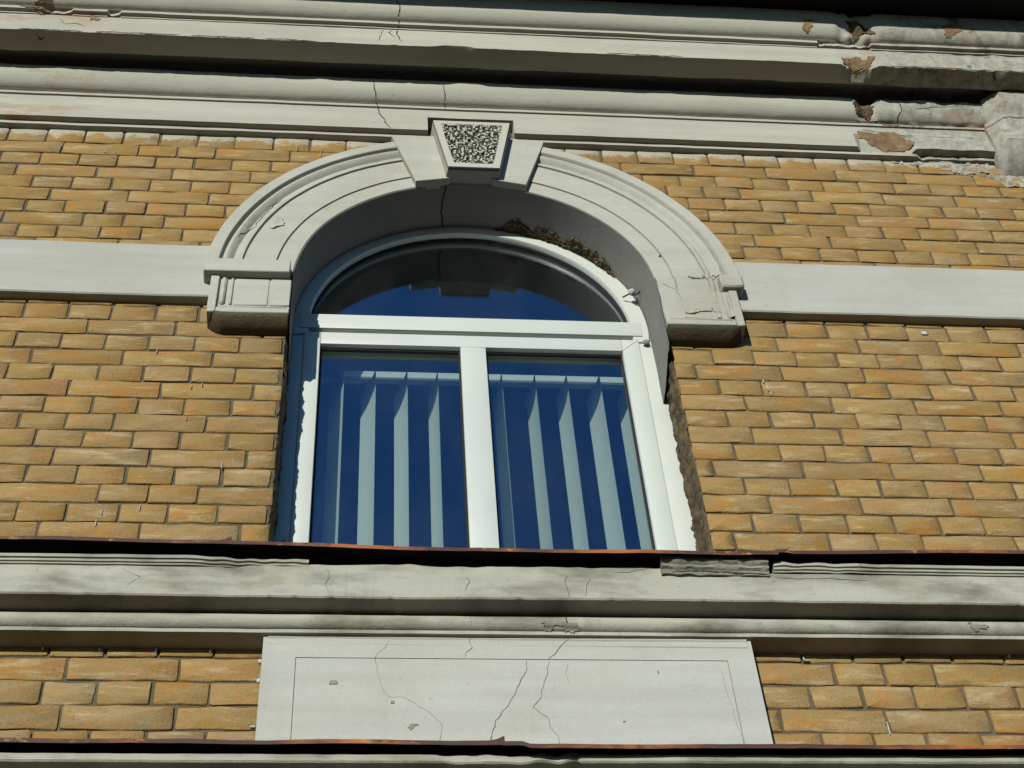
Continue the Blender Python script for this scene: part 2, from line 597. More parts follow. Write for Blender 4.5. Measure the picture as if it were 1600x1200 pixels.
# room behind the window
bm = bmesh.new()
bmesh.ops.create_cube(bm, size=1)
for v in bm.verts:
    v.co = Vector((v.co.x * 4.4, .17 + (v.co.y + .5) * 3.4, -.55 + v.co.z * 3.2))
bmesh.ops.delete(bm, geom=[f for f in bm.faces if f.calc_center_median().y < .2], context='FACES')
me = bpy.data.meshes.new('room_interior'); bm.to_mesh(me); bm.free()
room = link('room_interior', me, M_inner); room['kind'] = 'structure'

# ------------------------------------------------------------------ brick fields
rnd = random.Random(11)
def brick_mesh(w, h, seed):
    r = random.Random(seed)
    hw, hh = w / 2, h / 2
    j = lambda s: r.uniform(-s, s)
    c = .0035
    nx = 4 if w > .18 else 2
    out = []
    for i in range(nx + 1):
        t = i / nx
        out.append((-hw + c + (w - 2 * c) * t, -hh))
    out.append((hw, -hh + c)); out.append((hw, hh - c))
    for i in range(nx + 1):
        t = i / nx
        out.append((hw - c - (w - 2 * c) * t, hh))
    out.append((-hw, hh - c)); out.append((-hw, -hh + c))
    out = [(x + j(.0022), z + j(.0030)) for x, z in out]
    n = len(out)
    V = [(0 + j(.02), -.0004 - r.random() * .0016, j(.008))]
    for x, z in out:
        V.append((x * (1 - .0022 / hw), j(.0009), z * (1 - .0022 / hh)))
    for x, z in out:
        V.append((x, .0022 + j(.0008), z))
    for x, z in out:
        V.append((x, .03, z))
    Fq = []
    for i in range(n):
        k = (i + 1) % n
        Fq.append((0, 1 + i, 1 + k))
        Fq.append((1 + i, 1 + n + i, 1 + n + k, 1 + k))
        Fq.append((1 + n + i, 1 + 2 * n + i, 1 + 2 * n + k, 1 + n + k))
    me = bpy.data.meshes.new('brick')
    me.from_pydata(V, [], Fq)
    me.materials.append(M_brick)
    shade(me, 50)
    return me
CP = .0720691
STR = [brick_mesh(.251, .0645, i) for i in range(14)]
HDR = [brick_mesh(.1215, .0645, 50 + i) for i in range(16)]

def put_brick(xa, xb, z0, z1, parent):
    """a brick between joint centres xa and xb"""
    L = xb - xa - .0078
    if L < .02:
        return
    proto, w = (rnd.choice(STR), .251) if L > .175 else (rnd.choice(HDR), .1215)
    o = bpy.data.objects.new('brick', proto)
    C.objects.link(o)
    o.parent = parent
    o.location = ((xa + xb) / 2, rnd.uniform(-.0022, .0018), (z0 + z1) / 2 + rnd.uniform(-.0008, .0008))
    o.scale = (L / w, 1, (z1 - z0 - .0055) / .0645 * rnd.uniform(.97, 1.02))
    o.rotation_euler = (rnd.uniform(-.012, .012), rnd.uniform(-.006, .006), rnd.uniform(-.006, .006))

def field(parent, rows, keep):
    """rows: (z0, z1, xlo, xhi, spacing, phase); keep(x0, x1, z) -> clipped (x0, x1) or None"""
    for (z0, z1, xlo, xhi, sp, ph) in rows:
        k0 = math.floor((xlo - ph) / sp)
        js = []
        x = ph + k0 * sp
        while x < xhi + sp:
            js.append(x + rnd.uniform(-.004, .004) if sp > .2 else x + rnd.uniform(-.003, .003))
            x += sp
        if sp > .2 and rnd.random() < .5 and len(js) > 3:   # a header strayed into the stretcher course
            q = rnd.randrange(1, len(js) - 1)
            js.insert(q, (js[q - 1] + js[q]) / 2)
        for a, b in zip(js[:-1], js[1:]):
            a2, b2 = max(a, xlo), min(b, xhi)
            if b2 - a2 < .012:
                continue
            if keep:
                r = keep(a2, b2, (z0 + z1) / 2)
                if not r:
                    continue
                a2, b2 = r
            put_brick(a2, b2, z0, z1, parent)

def wall_thing(label):
    return thing('brick_wall', label, 'brick wall', group='yellow brick fields of the facade')

# upper zone
z0u = .94347
U_left = wall_thing('yellow brick field above the left stucco band, left of the arch, lime-smeared top course')
U_right = wall_thing('yellow brick field above the right stucco band, right of the arch, broken at one corner')
ph_l = {0: .063, 1: .128, 2: .063, 3: .002, 4: .064, 5: .131, 6: .063, 7: .003, 8: .064, 9: .13, 10: .063}
ph_r = {0: .066, 1: .0, 2: .070, 3: .144, 4: .080, 5: .014, 6: .09, 7: .145, 8: .098, 9: .02, 10: .07}
def up_rows(ph, lo, hi):
    rows = []
    for k in range(0, 10):
        sp = .13 if k % 2 == 0 else .26
        zt = 1.026 if k == 0 else z0u - (k - 1) * CP
        zb = z0u - k * CP
        rows.append((zb, zt, lo, hi, sp, ph[k]))
    return rows
def keep_arch(a, b, z):
    r = math.sqrt(max(0, .70 ** 2 - (z - AZc) ** 2))
    if b <= AX - r or a >= AX + r:
        return a, b
    if a < AX - r:
        return a, AX - r + .02
    if b > AX + r:
        return AX + r - .02, b
    return None
def keep_l(a, b, z):
    if a > AX: return None
    if abs(z - AZc) > .70: return (a, min(b, AX)) if min(b, AX) - a > .03 else None
    return keep_arch(a, b, z)
def keep_r(a, b, z):
    if b < AX: return None
    if abs(z - AZc) > .70: return (max(a, AX), b) if b - max(a, AX) > .03 else None
    return keep_arch(a, b, z)
field(U_left, up_rows(ph_l, -2.3, .0), keep_l)
field(U_right, up_rows(ph_r, -.1, 2.8), keep_r)
# middle zone
zm = -.0572
M_left = wall_thing('yellow brick field left of the window, between stucco band and rusty sill flashing')
M_right = wall_thing('yellow brick field right of the window, between stucco band and rusty sill flashing')
sL = {0: .096, 2: .219, 4: .088, 6: .229, 8: .089, 10: .231, 12: .092, 14: .23}
sR = {0: .117, 2: .105, 4: .230, 6: .228, 8: .090, 10: .222, 12: .10, 14: .225}
JL, JR = -.609, .557
def mid_rows(ph, hp, lo, hi):
    rows = []
    for k in range(-2, 16):
        zt = zm - (k) * CP; zb = zt - CP
        if k == -2: zb, zt = zm + CP, .12
        if k == -1: zb, zt = zm, zm + CP
        sp = .26 if k % 2 == 0 and k >= 0 else .13
        rows.append((zb, zt, lo, hi, sp, ph[k] if sp > .2 else hp))
    return rows
field(M_left, mid_rows(sL, .030, -2.1, JL), None)
field(M_right, mid_rows(sR, .035, JR, 2.5), None)
# bottom zone
zb_ = -1.3805
B_left = wall_thing('yellow brick field at the bottom left, left of the big plaster panel')
B_right = wall_thing('yellow brick field at the bottom right, right of the big plaster panel')
def bot_rows(s0, s2, hp, lo, hi):
    rows = [(zb_, zb_ + .055, lo, hi, .13, hp)]
    for k in range(0, 6):
        sp = .26 if k % 2 == 0 else .13
        rows.append((zb_ - (k + 1) * CP, zb_ - k * CP, lo, hi, sp, (s0 if k % 4 == 0 else s2) if sp > .2 else hp))
    return rows
field(B_left, bot_rows(.239, .245, .060, -1.75, -.59), None)
field(B_right, bot_rows(.016, .118, .074, .58, 1.95), None)

# mortar beds behind the bricks
def arc_pts(r, a0, a1, n=40):
    return [(AX + r * math.cos(a0 + (a1 - a0) * i / n), AZc + r * math.sin(a0 + (a1 - a0) * i / n)) for i in range(n + 1)]
MY = .005
H2 = math.pi / 2
tL = [(XA, .155)] + [(-.735, .155)] + arc_pts(.70, math.pi - .05, H2) + [(AX, 1.72), (XA, 1.72)]
tR = [(XB, .155), (XB, 1.72), (AX, 1.72)] + arc_pts(.70, H2, .05) + [(.675, .155)]
prism_y('mortar_bed', tL, MY, .16, M_mortar, U_left)
prism_y('mortar_bed', tR, MY, .16, M_mortar, U_right)
box('mortar_bed', XA, JL - .004, MY, .16, -1.2, .155, M_mortar, M_left)
box('mortar_bed', JR + .004, XB, MY, .16, -1.2, .155, M_mortar, M_right)
box('mortar_bed', XA, AX, MY, .16, -1.93, -1.2, M_mortar, B_left)
box('mortar_bed', AX, XB, MY, .16, -1.93, -1.2, M_mortar, B_right)

# rough reveals where the wall was cut for the window
def reveal(side, parent, zlo, zhi, mat, amp, xo, nu=150, nv=14, y0=.0, y1=.135):
    def fn(u, v):
        z = zlo + (zhi - zlo) * u
        y = y0 + (y1 - y0) * v
        w = nz(y * 30, z * 28, 3 + side) * amp + nz(y * 70, z * 90, 8 + side) * amp * .6 + abs(nz(0, z * 12, 5 + side)) * amp
        saw = ((z - zm) / CP) % 1
        w -= amp * .3 * (1 if saw < .12 or saw > .93 else 0) * (1 - v)
        w += nz(side, z * 5, 11) * amp * .9
        x = xo - side * w
        if v == 0:
            x += side * .006
        return (x, y + nz(z * 60, side, 1) * .003 * (1 - v), z)
    return lumpy('rough_reveal', nu, nv, fn, mat, parent)
reveal(1, M_right, -1.17, -.075, M_rough, .010, JR)
reveal(-1, M_left, -1.17, -.06, M_rough, .007, JL)
# smooth plaster lining left on the upper part of the reveals
def lining(side, parent, xo, zlo, zhi):
    def fn(u, v):
        z = zhi + (zlo - zhi) * u
        y = -.054 + .189 * v
        zz = z
        if u > .9:
            zz = z - .07 * v - nz(y * 40, 2, side) * .02
        return (xo - side * (.004 + nz(y * 8, z * 6, 2) * .002), y, zz)
    return lumpy('reveal_plaster', 40, 12, fn, M_reveal, parent)

# ------------------------------------------------------------------ upper entablature
ent = thing('cornice', 'weathered plaster cornice of stacked mouldings above the arched window', 'cornice')
E_objs = []
def chip_bottom(x, j, d, z):
    return 0, 0
# lower fillet
def cf(x, j, d, z):
    if x > 1.63 and d > 0:
        return -.008 + nz(x * 30, z * 40, 3) * .012, nz(x * 25, 4, z) * .010
    return 0, 0
E_objs.append(extrude_profile('fillet', [(-.05, 1.03), (.020, 1.03), (.020, 1.0485), (-.05, 1.0485)], XA, XB, M_trim, ent, chip=cf, seed=1))
# fascia in two lengths with the notch around the keystone, and the strip above
def cfa(x, j, d, z):
    if 1.42 < x < 1.62 and d > 0 and z < 1.1:
        return -.03, 0
    if x > 1.6 and d > 0:
        return nz(x * 22, z * 22, 3) * .006, nz(x * 18, z * 20, 7) * .008
    return 0, 0
NX0, NX1, NZ = -.170, .141, 1.138
for (a, b) in ((XA, NX0), (NX1, XB)):
    E_objs.append(extrude_profile('fascia', [(-.05, 1.0485), (.042, 1.0485), (.042, NZ), (-.05, NZ)], a, b, M_trim, ent, chip=cfa, seed=2, amp=.0008))
E_objs.append(extrude_profile('fascia', [(-.05, NZ), (.042, NZ), (.042, 1.188), (-.05, 1.188)], XA, XB, M_trim, ent, seed=2, amp=.0008))
E_objs.append(extrude_profile('fillet', [(-.05, 1.188), (.040, 1.188), (.040, 1.192), (.048, 1.192), (.048, 1.206), (-.05, 1.206)], XA, XB, M_trim, ent, seed=2, amp=.0008))
cy = [(-.05, 1.206), (.047, 1.206)]
for i in range(11):
    t = i / 10
    a = t * math.pi / 2
    cy.append((.049 + .051 * math.sin(a), 1.208 + .084 * (1 - math.cos(a))))
cy += [(.100, 1.300), (-.05, 1.300)]
def ccy(x, j, d, z):
    if 1.43 < x < 1.52 and d > .06:
        k = math.sin((x - 1.43) / .09 * math.pi)
        return -.030 * k + nz(x * 80, z * 60, 3) * .012, -.01 * k
    if x > 1.52 and d > .05:
        return nz(x * 16, z * 25, 3) * .012, nz(x * 20, z * 12, 9) * .006
    return nz(x * 5, 2, 2) * .002 if d > .05 else 0, 0
E_objs.append(extrude_profile('cyma_moulding', cy, XA, XB, M_trim, ent, chip=ccy, seed=3, ang=50, step=.014))
# corona: a deep drip slab, with a hollow added behind its ragged lip to blacken the inner soffit
def cco(x, j, d, z):
    a = b = 0
    low = z < 1.33
    if low and d > .20:
        r = nz(x * 22, 3, 3) + .6 * nz(x * 60, 5, 3)
        k = 1.0 if x < -.2 else .35
        b += max(0, r - .1) * .007 * k + max(0, nz(x * 5.5, 9, 2) + .25 * nz(x * 17, 9, 2)) * .021 * (1 if x < .75 else .4)
        if 1.36 < x < 1.50:
            s = math.sin((x - 1.36) / .14 * math.pi)
            a -= .035 * s; b += .018 * s + nz(x * 70, 2, z) * .01
        if x > 1.5:
            b += abs(nz(x * 14, 3, 6)) * .022 + nz(x * 60, 3, 6) * .006; a -= abs(nz(x * 11, 5, 6)) * .012
    if low and .145 < d < .17:
        r = nz(x * 4.5, 8, 3) + .35 * nz(x * 15, 5, 3)
        b -= max(0, r) * .012
    if x > 1.45 and d > .2 and not low:
        a += nz(x * 16, z * 30, 3) * .006
    return a, b
E_objs.append(extrude_profile('corona', [(-.05, 1.302), (-.05, 1.36), (.135, 1.36), (.148, 1.345), (.155, 1.309), (.165, 1.307), (.228, 1.305), (.236, 1.307), (.236, 1.37), (.236, 1.425), (-.06, 1.425), (-.06, 1.302)], XA, XB, M_trim, ent, chip=cco, seed=4, step=.008))
def chip_fa(x, j, d, z):
    if d > .2 and (-1.62 < x < -1.28):
        r = nz(x * 9, 3, 1)
        if r > .05:
            return -.014 - .008 * nz(x * 50, 1, z), 0
    if d > .2 and 1.30 < x < 1.50:
        return -.012 + nz(x * 50, 2, z) * .008, nz(x * 40, 2, z) * .006
    return 0, 0
E_objs.append(extrude_profile('fillet', [(-.05, 1.425), (.2405, 1.425), (.2415, 1.4315), (.2425, 1.4325), (.2560, 1.4330), (.2565, 1.4475), (-.05, 1.4475)], XA, XB, M_trim, ent, chip=chip_fa, seed=5, step=.01))
cu = [(-.05, 1.4475), (.252, 1.4475)]
for i in range(9):
    t = i / 8
    cu.append((.254 + .048 * math.sin(t * math.pi / 2), 1.4495 + .065 * (1 - math.cos(t * math.pi / 2))))
cu += [(.303, 1.53), (.306, 1.59), (-.05, 1.59)]
def chu(x, j, d, z):
    if d > .25 and 1.36 < x < 1.53:
        s = math.sin((x - 1.36) / .17 * math.pi)
        return -.03 * s * abs(nz(x * 30, z * 20, 2) + .5) * 1.3, nz(x * 40, z, 2) * .01 * s
    return 0, 0
E_objs.append(extrude_profile('crown_moulding', cu, XA, XB, M_trim, ent, chip=chu, seed=6, ang=50, step=.012))
# ressaut at the right end
res = [(-.02, .94), (.01, .95), (.055, .985), (.078, 1.01), (.086, 1.035), (.100, 1.05), (.102, 1.188), (.108, 1.192), (.108, 1.206), (.110, 1.21), (.122, 1.225), (.145, 1.255), (.152, 1.290), (.152, 1.312), (-.02, 1.312)]
def cre(x, j, d, z):
    if d > 0:
        e = max(0, 1 - (x - 1.92) / .06) if z > 1.1 else max(0, 1 - (x - 1.92) / .03)
        return -.05 * e + nz(x * 14, z * 14, 9) * .006 + nz(x * 60, z * 60, 9) * .004, nz(x * 16, z * 12, 4) * .005 + nz(x * 70, z * 40, 4) * .003
    return 0, 0
E_objs.append(extrude_profile('pier_block', res, 1.925, XB, M_trim, ent, chip=cre, seed=8, step=.008, ang=40))
E_objs.append(extrude_profile('pier_shaft', [(-.02, .45), (.012, .45), (.02, .8), (.03, .93), (-.02, .98)], 2.02, XB, M_trim, ent, chip=lambda x, j, d, z: (nz(x * 30, z * 30, 3) * .02 if d > 0 else 0, 0), seed=9, step=.012))

ea = thing('eaves', 'dark overhanging eaves soffit along the top edge of the photo', 'eaves')
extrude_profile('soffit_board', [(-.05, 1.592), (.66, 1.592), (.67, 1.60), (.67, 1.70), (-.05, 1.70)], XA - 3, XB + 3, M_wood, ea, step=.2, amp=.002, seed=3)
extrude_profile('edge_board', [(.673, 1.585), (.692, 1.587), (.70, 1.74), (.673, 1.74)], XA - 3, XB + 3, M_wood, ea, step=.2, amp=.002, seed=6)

bv = bvh_of(E_objs)
for k, (pts, w) in enumerate([
    ([(-.366, 1.29), (-.368, 1.262), (-.351, 1.199), (-.341, 1.145), (-.318, 1.088), (-.3, 1.04)], .005),
    ([(-.116, 1.29), (-.108, 1.241), (-.103, 1.19)], .004),
    ([(-.28, 1.59), (-.289, 1.543), (-.277, 1.482), (-.287, 1.401), (-.271, 1.33)], .006),
    ([(-.338, 1.421), (-.352, 1.336)], .003),
    ([(-1.5, 1.40), (-1.47, 1.36), (-1.43, 1.37), (-1.40, 1.345)], .003),
    ([(1.60, 1.29), (1.605, 1.25), (1.59, 1.21), (1.60, 1.18)], .005),
    ([(1.44, 1.17), (1.50, 1.155), (1.56, 1.15), (1.62, 1.12)], .004),
    ([(1.66, 1.25), (1.72, 1.262), (1.80, 1.26), (1.86, 1.27)], .004),
    ([(-.30, 1.42), (-.315, 1.40), (-.29, 1.36)], .004)]):
    crack(pts, bv, ent, w, k)
for k, (poly, mt, th) in enumerate([
    ([(1.414, 1.15), (1.573, 1.153), (1.63, 1.088), (1.604, 1.056), (1.508, 1.055), (1.43, 1.12)], M_ochre, .004),
    ([(1.237, 1.52), (1.285, 1.52), (1.268, 1.46), (1.222, 1.46)], M_ochre, .004),
    ([(1.40, 1.53), (1.472, 1.54), (1.519, 1.47), (1.436, 1.46)], M_rough, .006),
    ([(1.355, 1.36), (1.50, 1.37), (1.48, 1.322), (1.371, 1.322)], M_ochre, .006),
    ([(1.429, 1.29), (1.47, 1.295), (1.511, 1.27), (1.481, 1.21), (1.425, 1.215)], M_rough, .008),
    ([(1.78, 1.535), (1.868, 1.541), (1.837, 1.476), (1.785, 1.465)], M_ochre, .003),
    ([(-1.66, 1.455), (-1.524, 1.455), (-1.517, 1.43), (-1.62, 1.428)], M_ochre, .004),
    ([(-1.403, 1.42), (-1.348, 1.419), (-1.353, 1.39), (-1.387, 1.39)], M_ochre, .003),
    ([(1.53, 1.20), (1.60, 1.205), (1.59, 1.19), (1.54, 1.185)], M_ochre, .003)]):
    patch('plaster_scar', poly, bv, ent, mt, th, k)

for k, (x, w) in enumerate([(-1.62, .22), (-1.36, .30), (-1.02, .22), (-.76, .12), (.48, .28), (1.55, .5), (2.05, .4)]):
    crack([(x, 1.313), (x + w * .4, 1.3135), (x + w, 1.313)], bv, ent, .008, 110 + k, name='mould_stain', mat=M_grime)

ub = bvh_of([o for o in U_right.children])
for k, poly in enumerate([[(1.56, 1.028), (1.62, .985), (1.70, .975), (1.76, .945), (1.90, .95), (1.90, 1.028)], [(1.83, .95), (1.90, .90), (1.93, .86), (2.04, .87), (2.04, .95)], [(1.50, 1.02), (1.54, 1.0), (1.60, 1.0), (1.58, 1.022)]]):
    patch('mortar_smear', poly, ub, U_right, M_trim, .007, 130 + k, 1.0, .006)

# ------------------------------------------------------------------ stucco band
for (a, b, side) in ((XA, -.845, 'left'), (.785, XB, 'right')):
    o = extrude_profile('stucco_band', [(-.02, .030), (.031, .030), (.035, .034), (.035, .295), (.031, .299), (-.02, .299)], a, b, M_smooth, None, amp=.0012, seed=12)
    o['label'] = 'smooth off-white plaster band on the brickwork %s of the arch' % side
    o['category'] = 'string course'
    o['group'] = 'plaster bands at arch springing level'

# ------------------------------------------------------------------ arch surround
sur = thing('window_surround', 'moulded white plaster arch with keystone and two impost blocks around the window', 'window surround')
ap = [(.14, .575), (-.043, .575), (-.045, .577), (-.045, .632), (-.0405, .633), (-.0405, .6355), (-.048, .637), (-.048, .735), (-.0435, .7365), (-.0435, .740),
      (-.052, .742), (-.052, .752), (-.045, .758), (-.0425, .765), (-.0425, .771), (-.048, .776), (-.0565, .784), (-.059, .791), (-.0565, .798), (-.048, .804), (-.046, .806),
      (-.060, .809), (-.063, .812), (-.063, .847), (-.060, .85), (.004, .85), (.004, .72), (.14, .72)]
arch = revolve('archivolt', ap, AX, AZc, .02, math.pi - .02, M_arch, sur, n=140, weather=1)
# soffit keeps its own dull plaster
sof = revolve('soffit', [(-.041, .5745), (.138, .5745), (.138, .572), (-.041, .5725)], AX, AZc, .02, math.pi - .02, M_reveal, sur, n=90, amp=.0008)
def flank(pts, d, side):
    tp = [(x * .985 + AX * .015, z) for x, z in pts]
    return prism_y('voussoir', pts, -d, -.03, M_arch, sur, bev=.003)
VL = [(-.300, .955), (-.150, .962), (-.100, .6925), (-.2175, .6655)]
VR = [(2 * AX - x, z) for x, z in reversed(VL)]
flank(VL, .070, -1); flank(VR, .070, 1)
kb = [(-.165, 1.0), (.130, 1.0), (.075, .702), (-.128, .702)]
kf = [(-.157, 1.0), (.118, 1.0), (.066, .695), (-.110, .695)]
prism_y('keystone', kb, -.100, .002, M_arch, sur, taper=kf)
# vermiculated face: worm-eaten relief on a real grid
def verm():
    nu, nv = 120, 130
    V, Fq = [], []
    for i in range(nu):
        for j in range(nv):
            u, v = i / (nu - 1), j / (nv - 1)
            z = .695 + (1.0 - .695) * v
            xl = kf[3][0] + (kf[0][0] - kf[3][0]) * v
            xr = kf[2][0] + (kf[1][0] - kf[2][0]) * v
            x = xl + (xr - xl) * u
            m = min(u * (xr - xl), (1 - u) * (xr - xl), v * .305 * .9, (1 - v) * .305 * 1.2)
            e = min(1, max(0, (m - .024) / .006))
            q = nz(x * 112, z * 92, 1) + .5 * nz(x * 210, z * 190, 4)
            dep = min(1, max(0, (q + .09) / .12))
            V.append((x, -.112 + e * .0113 * dep + (.0114 if m <= 0 else 0) + nz(x * 20, z * 20, 3) * .0003, z))
    for i in range(nu - 1):
        for j in range(nv - 1):
            a = i * nv + j
            Fq.append((a, a + nv, a + nv + 1, a + 1))
    me = bpy.data.meshes.new('vermiculated_face'); me.from_pydata(V, [], Fq)
    return link('vermiculated_face', me, None, sur)
vf = verm()
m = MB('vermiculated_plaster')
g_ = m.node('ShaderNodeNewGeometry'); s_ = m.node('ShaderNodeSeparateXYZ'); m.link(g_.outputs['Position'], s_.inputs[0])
pit_tone = m.ramp(s_.outputs[1], -.1100, -.1040, 0, .88)  # colour darkens with depth into the pits
M_verm = m.out(m.mix(pit_tone, (.31, .305, .265), (.040, .033, .020)), .92, m.bump(m.noise(70, 5, .6), .002, .5), .2)
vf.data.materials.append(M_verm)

def impost(side, worn):
    s = lambda x: AX + (x - AX) * (1 if side < 0 else -1)
    def bx(n, x0, x1, d0, d1, z0, z1, mat=M_arch, bev=.0025):
        a, b = sorted((s(x0), s(x1)))
        return box(n, a, b, -d1, -d0, z0, z1, mat, sur, bev)
    xi = -.6065
    # body with a rounded lower outer corner
    pf = [(-.02, -.090), (.055, -.090), (.056, -.087), (.056, .092), (-.02, .092)]
    a, b = sorted((s(-.849), s(xi)))
    extrude_profile('impost_block', pf, a, b, M_arch, sur, step=.02, amp=.0008, seed=20 + side)
    # dark sooted underside
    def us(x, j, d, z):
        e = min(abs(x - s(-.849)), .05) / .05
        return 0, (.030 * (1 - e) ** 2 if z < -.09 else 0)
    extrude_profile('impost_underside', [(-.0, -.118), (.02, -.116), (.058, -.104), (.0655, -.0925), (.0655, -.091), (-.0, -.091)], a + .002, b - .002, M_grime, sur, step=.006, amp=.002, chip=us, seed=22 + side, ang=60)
    w = .6 if worn else 1
    bx('corner_strip', -.850, -.824, .05, .068, -.090, .0915)
    bx('base_strip', -.8235, xi + .001, .05, .0675, -.090, -.066)
    bx('roll', -.818, xi - .006, .05, .0625, -.062, -.047, bev=.006)
    if not worn:
        bx('roll', -.818, -.800, .05, .0665, -.044, .091, bev=.007)
        bx('bead', -.789, -.780, .05, .062, -.044, .091, bev=.003)
        bx('inner_block', -.668, xi + .0008, .05, .0605, -.044, .091)
        bx('impost_field', -.776, -.672, .05, .0595, -.044, .091)
    else:
        bx('roll', -.818, -.803, .05, .0645, -.044, .091, bev=.005)
    if not worn:
        bx('impost_cap', -.875, -.611, .0, .088, .0925, .157, bev=.003)
    else:
        # the cap survives only at the outer corner; below the springing the arch mouldings run down, smoothed over
        bx('impost_cap', -.875, -.800, .0, .085, .0925, .157, bev=.006)
        V, Fq = [], []
        pr = [(y - .008, r_) for y, r_ in ap if r_ < .80 and y < .1]
        pr = [(-.0, .5762)] + pr + [(-.052, .80), (-.0, .80)]
        nn = 60
        for i in range(nn):
            z = .175 - .219 * i / (nn - 1)
            w_ = min(1, max(0, (i - 6) / 18)) * min(1, max(0, (nn - i) / 14))
            for (y, r_) in pr:
                sm = .55 * w_
                yy = y + (-.0575 - y) * sm if y < -.02 else y
                if i == 0: yy = max(y, -.035)
                q = .0028 * nz(r_ * 45, z * 45, 3) + .0018 * nz(r_ * 130, z * 120, 6)
                V.append((AX + r_ + nz(z * 20, r_ * 8, 2) * .002, yy - q * (1 if y < -.02 else 0), z))
        k_ = len(pr)
        for i in range(nn - 1):
            for j in range(k_ - 1):
                a_ = i * k_ + j
                Fq.append((a_, a_ + 1, a_ + 1 + k_, a_ + k_))
        me = bpy.data.meshes.new('worn_plaster'); me.from_pydata(V, [], Fq); shade(me, 35)
        link('worn_plaster', me, M_arch, sur)
impost(-1, False)
impost(1, True)
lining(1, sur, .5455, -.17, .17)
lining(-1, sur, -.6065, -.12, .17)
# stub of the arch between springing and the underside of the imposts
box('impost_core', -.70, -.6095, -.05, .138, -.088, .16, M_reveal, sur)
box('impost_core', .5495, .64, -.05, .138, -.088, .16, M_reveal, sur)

# broken plaster of the soffit where the new frame was fitted
def brk(u, v):
    a = math.radians(30 + 52 * u)
    edge = .024 + .024 * (nz(u * 9, 3, 2) + .5) + .012 * nz(u * 30, 1, 2)
    edge *= min(1, u / .12, (1 - u) / .12)
    y = .134 - max(.002, edge) * 1.3 * (1 - v)
    bul = (.008 * (nz(u * 34, y * 70, 3) + .35) + .006 * nz(u * 120, y * 260, 3)) * (1 if 0 < v < 1 else 0) + .003
    r = .5725 - bul
    return (AX + r * math.cos(a), y, AZc + r * math.sin(a))
lumpy('broken_plaster', 260, 20, brk, M_rough, sur)

svo = bvh_of([arch])
crack([(-.79, .32), (-.74, .40), (-.69, .52), (-.66, .56)], svo, sur, .003, 3)
ck = lumpy('crack', 26, 2, lambda u, v: (AX - .085 - .012 * math.sin(u * 3) + .005 * v + nz(u * 9, 2, 2) * .006, -.04 + .175 * u, AZc + .5715 * math.sin(math.acos(-.15)) - .001), M_crack, sur)
# scabs on the worn right springing and on the left archivolt
allsur = bvh_of([o for o in sur.children])
for k, poly in enumerate([[(.64, .19), (.70, .20), (.71, .17), (.65, .165)], [(.72, .215), (.755, .22), (.75, .185), (.725, .18)], [(.60, -.01), (.70, .01), (.69, -.02), (.61, -.03)],
                          [(-.70, .41), (-.665, .45), (-.64, .40), (-.68, .37)]]):
    patch('plaster_scab', poly, allsur, sur, M_arch, .005, 30 + k, .8, .006)
for k, pts in enumerate([[(.58, .17), (.63, .175), (.68, .165), (.75, .17)], [(.61, -.02), (.65, .0), (.70, -.01), (.74, -.015)], [(.56, .14), (.60, .10), (.61, .04)]]):
    crack(pts, allsur, sur, .002, 40 + k, mat=M_crackf)

# ------------------------------------------------------------------ sill entablature
sil = thing('sill_cornice', 'moulded plaster ledge with rounded torus under the window sill', 'ledge')
S_objs = []
XS0, XS1 = -2.1, 2.4
S_objs.append(extrude_profile('fillet', [(-.02, -1.353), (.063, -1.353), (.063, -1.3425), (-.02, -1.3425)], XS0, XS1, M_sill, sil, seed=31, amp=.0006))
rl = [(-.02, -1.3425), (.052, -1.3425)]
for i in range(9):
    a = -math.pi / 2 + math.pi * i / 8 * .9
    rl.append((.056 + .024 * math.cos(a), -1.3195 + .0225 * math.sin(a)))
rl += [(.050, -1.297), (-.02, -1.297)]
S_objs.append(extrude_profile('torus_moulding', rl, XS0, XS1, M_sill, sil, seed=32, ang=50, step=.015, amp=.0007))
def csf(x, j, d, z):
    if z > -1.21 and d > .1 and -.72 < x < .42:
        r = nz(x * 5, 2, 1) * .009 + nz(x * 22, 2, 1) * .003 + .013
        return nz(x * 18, 5, 2) * .004, r
    if z < -1.28 and d > .1:
        r = nz(x * 35, 4, 4)
        return (0, max(0, r - .25) * .014)
    return 0, 0
S_objs.append(extrude_profile('fascia', [(-.02, -1.296), (.075, -1.296), (.125, -1.296), (.1285, -1.2925), (.129, -1.26), (.127, -1.225), (.127, -1.201), (.06, -1.1995), (-.02, -1.1995)], XS0, XS1, M_sill, sil, seed=33, chip=csf, step=.01))
bead = [(-.02, -1.2000), (.1315, -1.2000), (.1318, -1.1960), (.1365, -1.1950), (.137, -1.1885), (.1425, -1.1875), (.143, -1.1785), (.02, -1.1765), (-.02, -1.1765)]
def cb(x, j, d, z):
    return 0, 0
def fade_l(x, j, d, z):
    f = min(1, max(0, (x + .80) / .18))
    return (-.010 * f + nz(x * 24, z * 60, 3) * .007 * f, nz(x * 20, z * 30, 6) * .008 * f) if d > .1 else (0, 0)
def fade_r(x, j, d, z):
    f = min(1, max(0, (.98 - x) / .16))
    return (-.002 * f + nz(x * 24, z * 60, 3) * .006 * f, nz(x * 20, z * 30, 6) * .005 * f + .004 * f) if d > .1 else (0, 0)
S_objs.append(extrude_profile('top_beads', bead, XS0, -.50, M_sill, sil, seed=34, amp=.0008, chip=fade_l, step=.01))
S_objs.append(extrude_profile('top_beads', bead, .663, XS1, M_sill, sil, seed=35, amp=.0008, chip=fade_r, step=.01))
def cbr(x, j, d, z):
    return nz(x * 25, z * 40, 3) * .006, nz(x * 30, z * 40, 8) * .004
